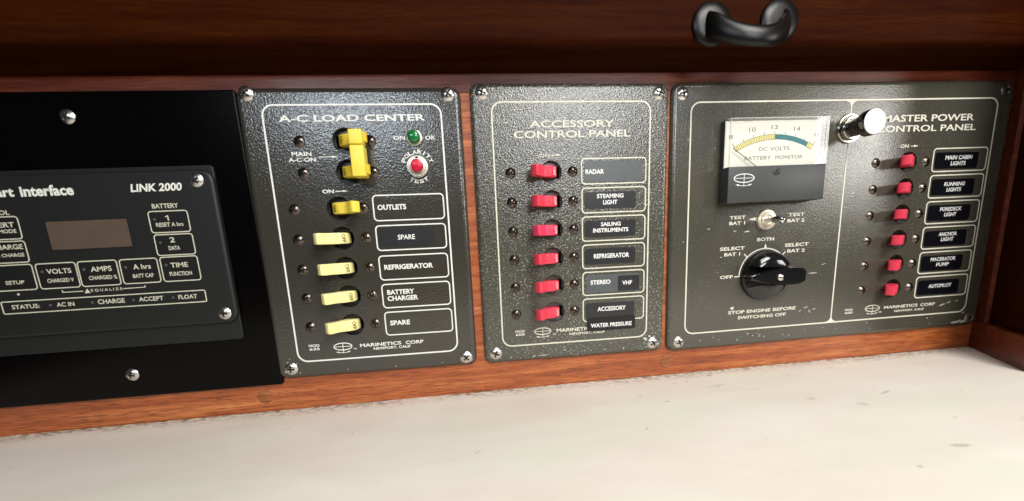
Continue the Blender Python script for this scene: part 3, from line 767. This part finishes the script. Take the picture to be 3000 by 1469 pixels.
for i, cz in enumerate(MZ):
    b = breaker(mas, MX, cz, False, M['red'], M['white_ink'], 'OFF')
    put_screw(b, 376.6, cz + .1, me=SCREW_S, name='mounting_screw'); put_screw(b, 429.4, cz - .2, me=SCREW_S, name='mounting_screw')
ml = [[('MAIN CABIN', 449.1, 478, .1, 3.8), ('LIGHTS', 455.6, 471.6, -5.2, -1.5)], [('RUNNING', 451.9, 474.2, .2, 3.8), ('LIGHTS', 455.1, 471, -5, -1.4)], [('FOREDECK', 451.2, 474.9, 1.1, 4.7), ('LIGHT', 456.6, 469.8, -4.1, -.5)],
      [('ANCHOR', 453.6, 473.9, 1.3, 4.9), ('LIGHT', 457, 470.8, -3.7, 0)], [('MACERATOR', 448.6, 476.7, 1.3, 4.9), ('PUMP', 455.8, 469.7, -4.1, -.5)], [('AUTOPILOT', 450.4, 476.3, -1.2, 2.4)]]
for i, (words, cz) in enumerate(zip(ml, [54.6 - 24.05 * k for k in range(6)])):
    frame(mas, 436.4, 494.6, cz - 10.3, cz + 10.3, 3.2, 1.05, P)
    tp = tape(mas, 438.6, 485, cz - 8.0, cz + 6.6, M['tape_navy'], rot=random.uniform(-.8, .2))
    letters(tp, [(w_[0], w_[1], w_[2], cz + w_[3], cz + w_[4], .1) for w_ in words], M['letter'], -.36, bold=.02)
# test toggle switch
mb = MB().lathe([(9.0, 0), (9.0, 2.3), (8.6, 2.9)], 269.2, 7.8, 72, knurl=.35)
mb.lathe([(8.6, 2.9), (6.7, 3.0), (6.5, 2.2), (6.2, 3.4), (5.9, 3.7), (4.6, 3.8), (4.4, 1.5)], 269.2, 7.8, 48); ts = mb.make('test_switch', M['nickel'], mas)
MB().lathe([(4.5, 1.2), (0, 1.3)], 269.2, 7.8, 32).make('switch_well', M['void'], ts)
mb = MB(); lp = [(268.6, -1, 7.9), (268.9, -4, 7.7), (269.4, -9, 7.3), (270, -14, 6.9), (270.4, -17.5, 6.6), (270.6, -19.3, 6.4), (270.7, -20.1, 6.3)]
mb.tube(lp, [2.3, 2.4, 2.7, 3.2, 3.3, 2.6, 1.1], 20); mb.make('switch_lever', M['chrome'], ts)
MB().poly([(253, 8.8), (260.6, 7.2), (260.6, 10.4)], -.15).make('arrow', P, mas)
# selector dial markings
mb = MB(); C0 = (271.4, -42.9)
mb.ribbon([(C0[0] + 24.7 * math.cos(math.radians(a)), C0[1] + 24.7 * math.sin(math.radians(a))) for a in range(44, 181, 4)] , 1.0, -.13)
mb.ribbon([(241.9, -42.8), (247.2, -42.8)], 1.0, -.15)
for a in (45, 135):
    c, s_ = math.cos(math.radians(a)), math.sin(math.radians(a)); mb.ribbon([(C0[0] + 24.5 * c, C0[1] + 24.5 * s_), (C0[0] + 29.3 * c, C0[1] + 29.3 * s_)], 1.0, -.15)
mb.poly([(269.9, -18.3), (272.9, -18.3), (271.4, -13.4)], -.17); mb.make('dial_marking', P, mas)
# selector knob: base disc, raised finger-grip crescents either side, tall pointer bar
mb = MB(); cx, cz = C0
mb.lathe([(23.6, 0), (23.6, 1.6), (23.2, 3.0), (22.2, 4.0), (0, 4.2)], cx, cz, 64)
def crescent(mb, sgn, zc, hmax, n=36, mrad=14):
    """half-dome on one side of the pointer, cut by a curved finger scoop"""
    vs = []; cols = n + 1
    for i in range(cols):
        x = -22.4 + 44.8 * i / n
        zo = math.sqrt(max(0, 22.6 ** 2 - x * x)); zi = zc - 2.6 * (1 - (x / 22.6) ** 2) + 1.0
        zi = min(zi, zo)
        for j in range(mrad + 1):
            t = j / mrad
            z = zi + (zo - zi) * t
            r = math.hypot(x, z) / 22.6
            h = 4 + (hmax - 4) * max(0, 1 - r ** 4) ** .5
            vs.append((cx + x, -h, cz + sgn * z))
        vs.append((cx + x, -3.8, cz + sgn * zi))
    row = mrad + 2; fs = []
    for i in range(n):
        for j in range(mrad): fs.append((i * row + j, (i + 1) * row + j, (i + 1) * row + j + 1, i * row + j + 1))
        fs.append((i * row, i * row + mrad + 1, (i + 1) * row + mrad + 1, (i + 1) * row))
    mb.add(vs, fs, 0, True)
crescent(mb, 1, 9.9, 14.5); crescent(mb, -1, 10.4, 6.0)
kn = mb.make('selector_knob', M['black_gloss'], mas)
b = bmesh.new(); outl = []
for (x, zt) in ((-23.5, 1.8), (-16, 3.2), (-6, 5.6), (3, 7.2), (12, 7.6), (20, 6.8), (25.5, 5.4)): outl.append((x, zt))
poly = outl + [(x, -z) for x, z in reversed(outl)]
low = [b.verts.new((cx + x, -3.9, cz + z * 1.12)) for x, z in poly]; top = [b.verts.new((cx + x, -(15.5 + 4.5 * min(1, (x + 23.5) / 30)), cz + z * 1.0)) for x, z in poly]
npl = len(poly)
for k in range(npl): b.faces.new((low[k], low[(k + 1) % npl], top[(k + 1) % npl], top[k]))
tf_ = b.faces.new(top)
bmesh.ops.bevel(b, geom=list(tf_.edges) + [e for e in b.edges if abs(e.verts[0].co.y - e.verts[1].co.y) > 5 and max(e.verts[0].co.x, e.verts[1].co.x) > cx + 23], offset=1.3, segments=3, affect='EDGES')
b.verts.index_update(); mb = MB(); mb.add([v.co[:] for v in b.verts], [[v.index for v in f.verts] for f in b.faces], 0, True); b.free()
ptr = mb.make('pointer', M['black_gloss'], kn)
mb = MB(); mb.lathe([(2.9, 0), (2.8, .8), (2.2, 1.2), (0, 1.3)], cx + .3, cz - .6, 24, y0=-19.2); mb.box(cx - 1.9, cx + 2.5, -20.62, -20.4, cz - 1.0, cz - .2, 1)
mb.make('set_screw', [M['screw'], M['slot']], kn)
# pull knob on the divider line
kx, kz = 345.2, 84.2
mb = MB().lathe([(12.6, 0), (12.5, 1.4), (12.0, 1.9), (11.0, 1.9), (10.8, 1.2), (10.4, 1.2), (10.2, 4.4), (9.6, 5.0), (9.0, 5.0), (8.9, 4.2), (7.9, 4.2), (7.9, 6)], kx, kz, 56)
pk = mb.make('pull_knob', M['chrome_aged'], mas)
MB().lathe([(7.6, 5), (7.4, 12.5), (9.4, 14.2), (10.5, 15.5), (10.6, 21.4), (10.2, 22.2)], kx, kz - .4, 56).make('knob_barrel', M['chrome_dark'], pk)
MB().lathe([(10.2, 22.15), (9.9, 22.5), (0, 22.6)], kx, kz - .4, 56).make('knob_cap', M['alu'], pk)
# meter
x0, x1, z0, z1 = 222.7, 313.7, 23.0, 91.8; zs = 52.8; HF = 12.2; HD = 5.2
mb = MB()
mb.rbox(x0, x1, -HF, -.01, z0, zs, .5); mb.box(x0 + .1, x1 - .1, -HD + .3, -.01, zs - .3, z1)
met = mb.make('meter', M['meter_black'], mas)
mb = MB(); mb.box(x0 + .25, x1 - .9, -HD, -HD + .4, zs + .02, z1 - .8); dial = mb.make('dial', M['dial'], met)
yd = -HD - .08
cxd, czd, ro = 269.2, 3.6, 76.2      # arc centre and outer radius
def pol(r, a): return (cxd + r * math.sin(math.radians(a)), czd + r * math.cos(math.radians(a)))
a0, a1, g0, g1 = -29.5, 29.2, 0.0, 24.9
def band(mb, aa, ab, r0, r1, mi, y): 
    n = max(2, int(abs(ab - aa) / 1.5)); A = [aa + (ab - aa) * k / n for k in range(n + 1)]
    mb.poly([pol(r1, a) for a in A] + [pol(r0, a) for a in reversed(A)], y, .05, mi)
mb = MB(); band(mb, a0, g0, 72.0, 76.2, 1, yd); band(mb, g0, g1, 72.0, 76.2, 2, yd); band(mb, g1, a1, 72.0, 76.2, 1, yd)
for r in (72.0, 76.2): 
    mb.ribbon([pol(r, a0 + (g0 - a0) * k / 24) for k in range(25)], .28, yd - .06, mi=0); mb.ribbon([pol(r, g1 + (a1 - g1) * k / 4) for k in range(5)], .28, yd - .06, mi=0)
for k in range(25): a = a0 + (g0 - a0) * k / 24; mb.ribbon([pol(72, a), pol(76.2, a)], .28, yd - .08, mi=0)
for k in range(4): a = g1 + (a1 - g1) * k / 3; mb.ribbon([pol(72, a), pol(76.2, a)], .28, yd - .08, mi=0)
for k in range(9): a = a0 + (a1 - a0) * k / 8; mb.ribbon([pol(76.4, a), pol(78.6 if k not in (0, 8) else 79.6, a)], .32, yd - .08, mi=0)
mb.make('scale_band', [M['dial_ink'], M['dial_yellow'], M['dial_teal']], dial)
letters(dial, [('8', 226.4, 230.2, 76.8, 80), ('10', 245, 250.9, 82.2, 85.6), ('12', 265.7, 271.8, 84, 87.2), ('14', 286.8, 292.9, 82.2, 85.5), ('16', 307, 312.6, 77.1, 80.1),
               ('DC', 255, 263.2, 66.4, 69.4), ('VOLTS', 265.7, 283.8, 66.4, 69.5), ('BATTERY', 242, 266.7, 59.1, 62.2), ('MONITOR', 271.1, 297.1, 59.2, 62.2)], M['dial_ink'], yd, bold=-.006)
mb = MB(); mb.box(-.22, .22, -.2, .2, -13.5, 13.5)
nd = mb.make('needle', M['ink'], met); nd.location = Vector((240.6, -HD - 2.2, 61)) * S; nd.rotation_euler = (0, math.radians(-55.2), 0)
mb = MB(); t_ = 1.3
mb.box(x0, x1, -HF, -HF + t_, zs + .05, z1 - .1); mb.box(x0, x0 + t_, -HF + t_, -HD - .05, zs + .05, z1 - .1); mb.box(x1 - t_, x1, -HF + t_, -HD + .0, zs + .05, z1 - .1); mb.box(x0 + t_, x1 - t_, -HF + t_, -HD, z1 - t_, z1 - .1)
wn = mb.make('window', M['glass'], met)
mb = MB()
for ex in (x0 + .35, x1 - .35): mb.box(ex - .3, ex + .3, -HF - .05, -HF + .55, zs + .1, z1 - .2)
mb.box(x0 + .7, x1 - .7, -HF - .05, -HF + .5, z1 - .7, z1 - .2)
mb.make('window_glint', M['edge_glint'], wn)  # pale strips paint bright glints along the clear cover's edges
emblem(met, 237.2, 43.2, 9.2, 3.5, M['letter'], y=-HF - .13, wd=.7)
mb = MB().lathe([(3.4, 0), (3.3, .35), (2.9, .55), (0, .7)], 267.2, 48.0, 28, y0=-HF)
for a in (45, 135):
    c, s_ = math.cos(math.radians(a)), math.sin(math.radians(a)); mb.ribbon([(267.2 - 2.7 * c, 48 - 2.7 * s_), (267.2 + 2.7 * c, 48 + 2.7 * s_)], .9, -HF - .78 - .01 * (a > 90), mi=1, thick=.3)
mb.make('adjusting_screw', [M['meter_black'], M['slot']], met)
# paint chips and scratches
mb = MB()
def chip(x, z, rx, rz, rot=0):
    n = 9; a0_ = math.radians(rot)
    pts = []
    for k in range(n):
        a = 2 * math.pi * k / n; q = random.uniform(.55, 1.0); u, v_ = rx * q * math.cos(a), rz * q * math.sin(a)
        pts.append((x + u * math.cos(a0_) - v_ * math.sin(a0_), z + u * math.sin(a0_) + v_ * math.cos(a0_)))
    mb.poly(pts, -.09, .08)
chip(241.8, -72.4, 2.3, 2.2)
for _ in range(46):
    if random.random() < .6: chip(random.uniform(205, 470), random.uniform(-104.5, -95), random.uniform(.3, 1.2), random.uniform(.2, .6), random.uniform(-30, 60))
    else: chip(random.uniform(186, 345), random.uniform(-92, 112), random.uniform(.3, 1.0), random.uniform(.15, .5), random.uniform(-30, 60))
for q in ((318, -77, 3, .5, 20), (322, -81, 2.6, .4, -50), (327, -79, 2.2, .5, 10), (312, -80, 1.6, .4, 30), (470, -85, 4.5, 1.0, 15), (477, -83, 3, .7, 25), (486, -82, 2, .5, 20), (489, -104.4, 6, 1.5, 4), (498, -104.2, 6, 1.7, 6), (506, -103.4, 4, 1.3, 20), (493, -103.2, 3, .9, 10),
          (322, -44, 5, .5, 0), (333, -36, 3, .4, 20), (356, 28, 2.4, .6, 30), (228, -24, 1.6, .5, 10), (252, -2, 3.5, .7, 5), (240, -1, 2.2, .5, -5), (215, 2, 1.6, .6, 0), (496, -95, 2, .6, 20)): chip(*q)
mb.make('paint_chips', M['chip'], mas)['kind'] = 'stuff'
local(mas, 346, 8)
# chips on the speckled panel's lower edge
mb = MB()
for q in ((60, -103, 5, .4, 0), (52, -103.2, 2, .5, 0), (31, -102.8, 1, .5, 0), (157, -94.6, 2.6, 1.6, -30), (161, -92.5, 1.8, 1.0, -50), (165, -93, 1.2, .7, 0), (170, -100, 1.0, .8, 0), (118, -102, 1.6, .5, 20), (136, -101.6, 1.0, .7, 0), (80, -97, .9, .6, 0)): chip(*q)
for _ in range(26): chip(random.uniform(15, 170), random.uniform(-103, -95), random.uniform(.25, .7), random.uniform(.2, .5))
o = mb.make('paint_chips', M['chip'], acc); o['kind'] = 'stuff'
o.matrix_basis = Matrix.Translation(-Vector((91, 0, 9)) * S)
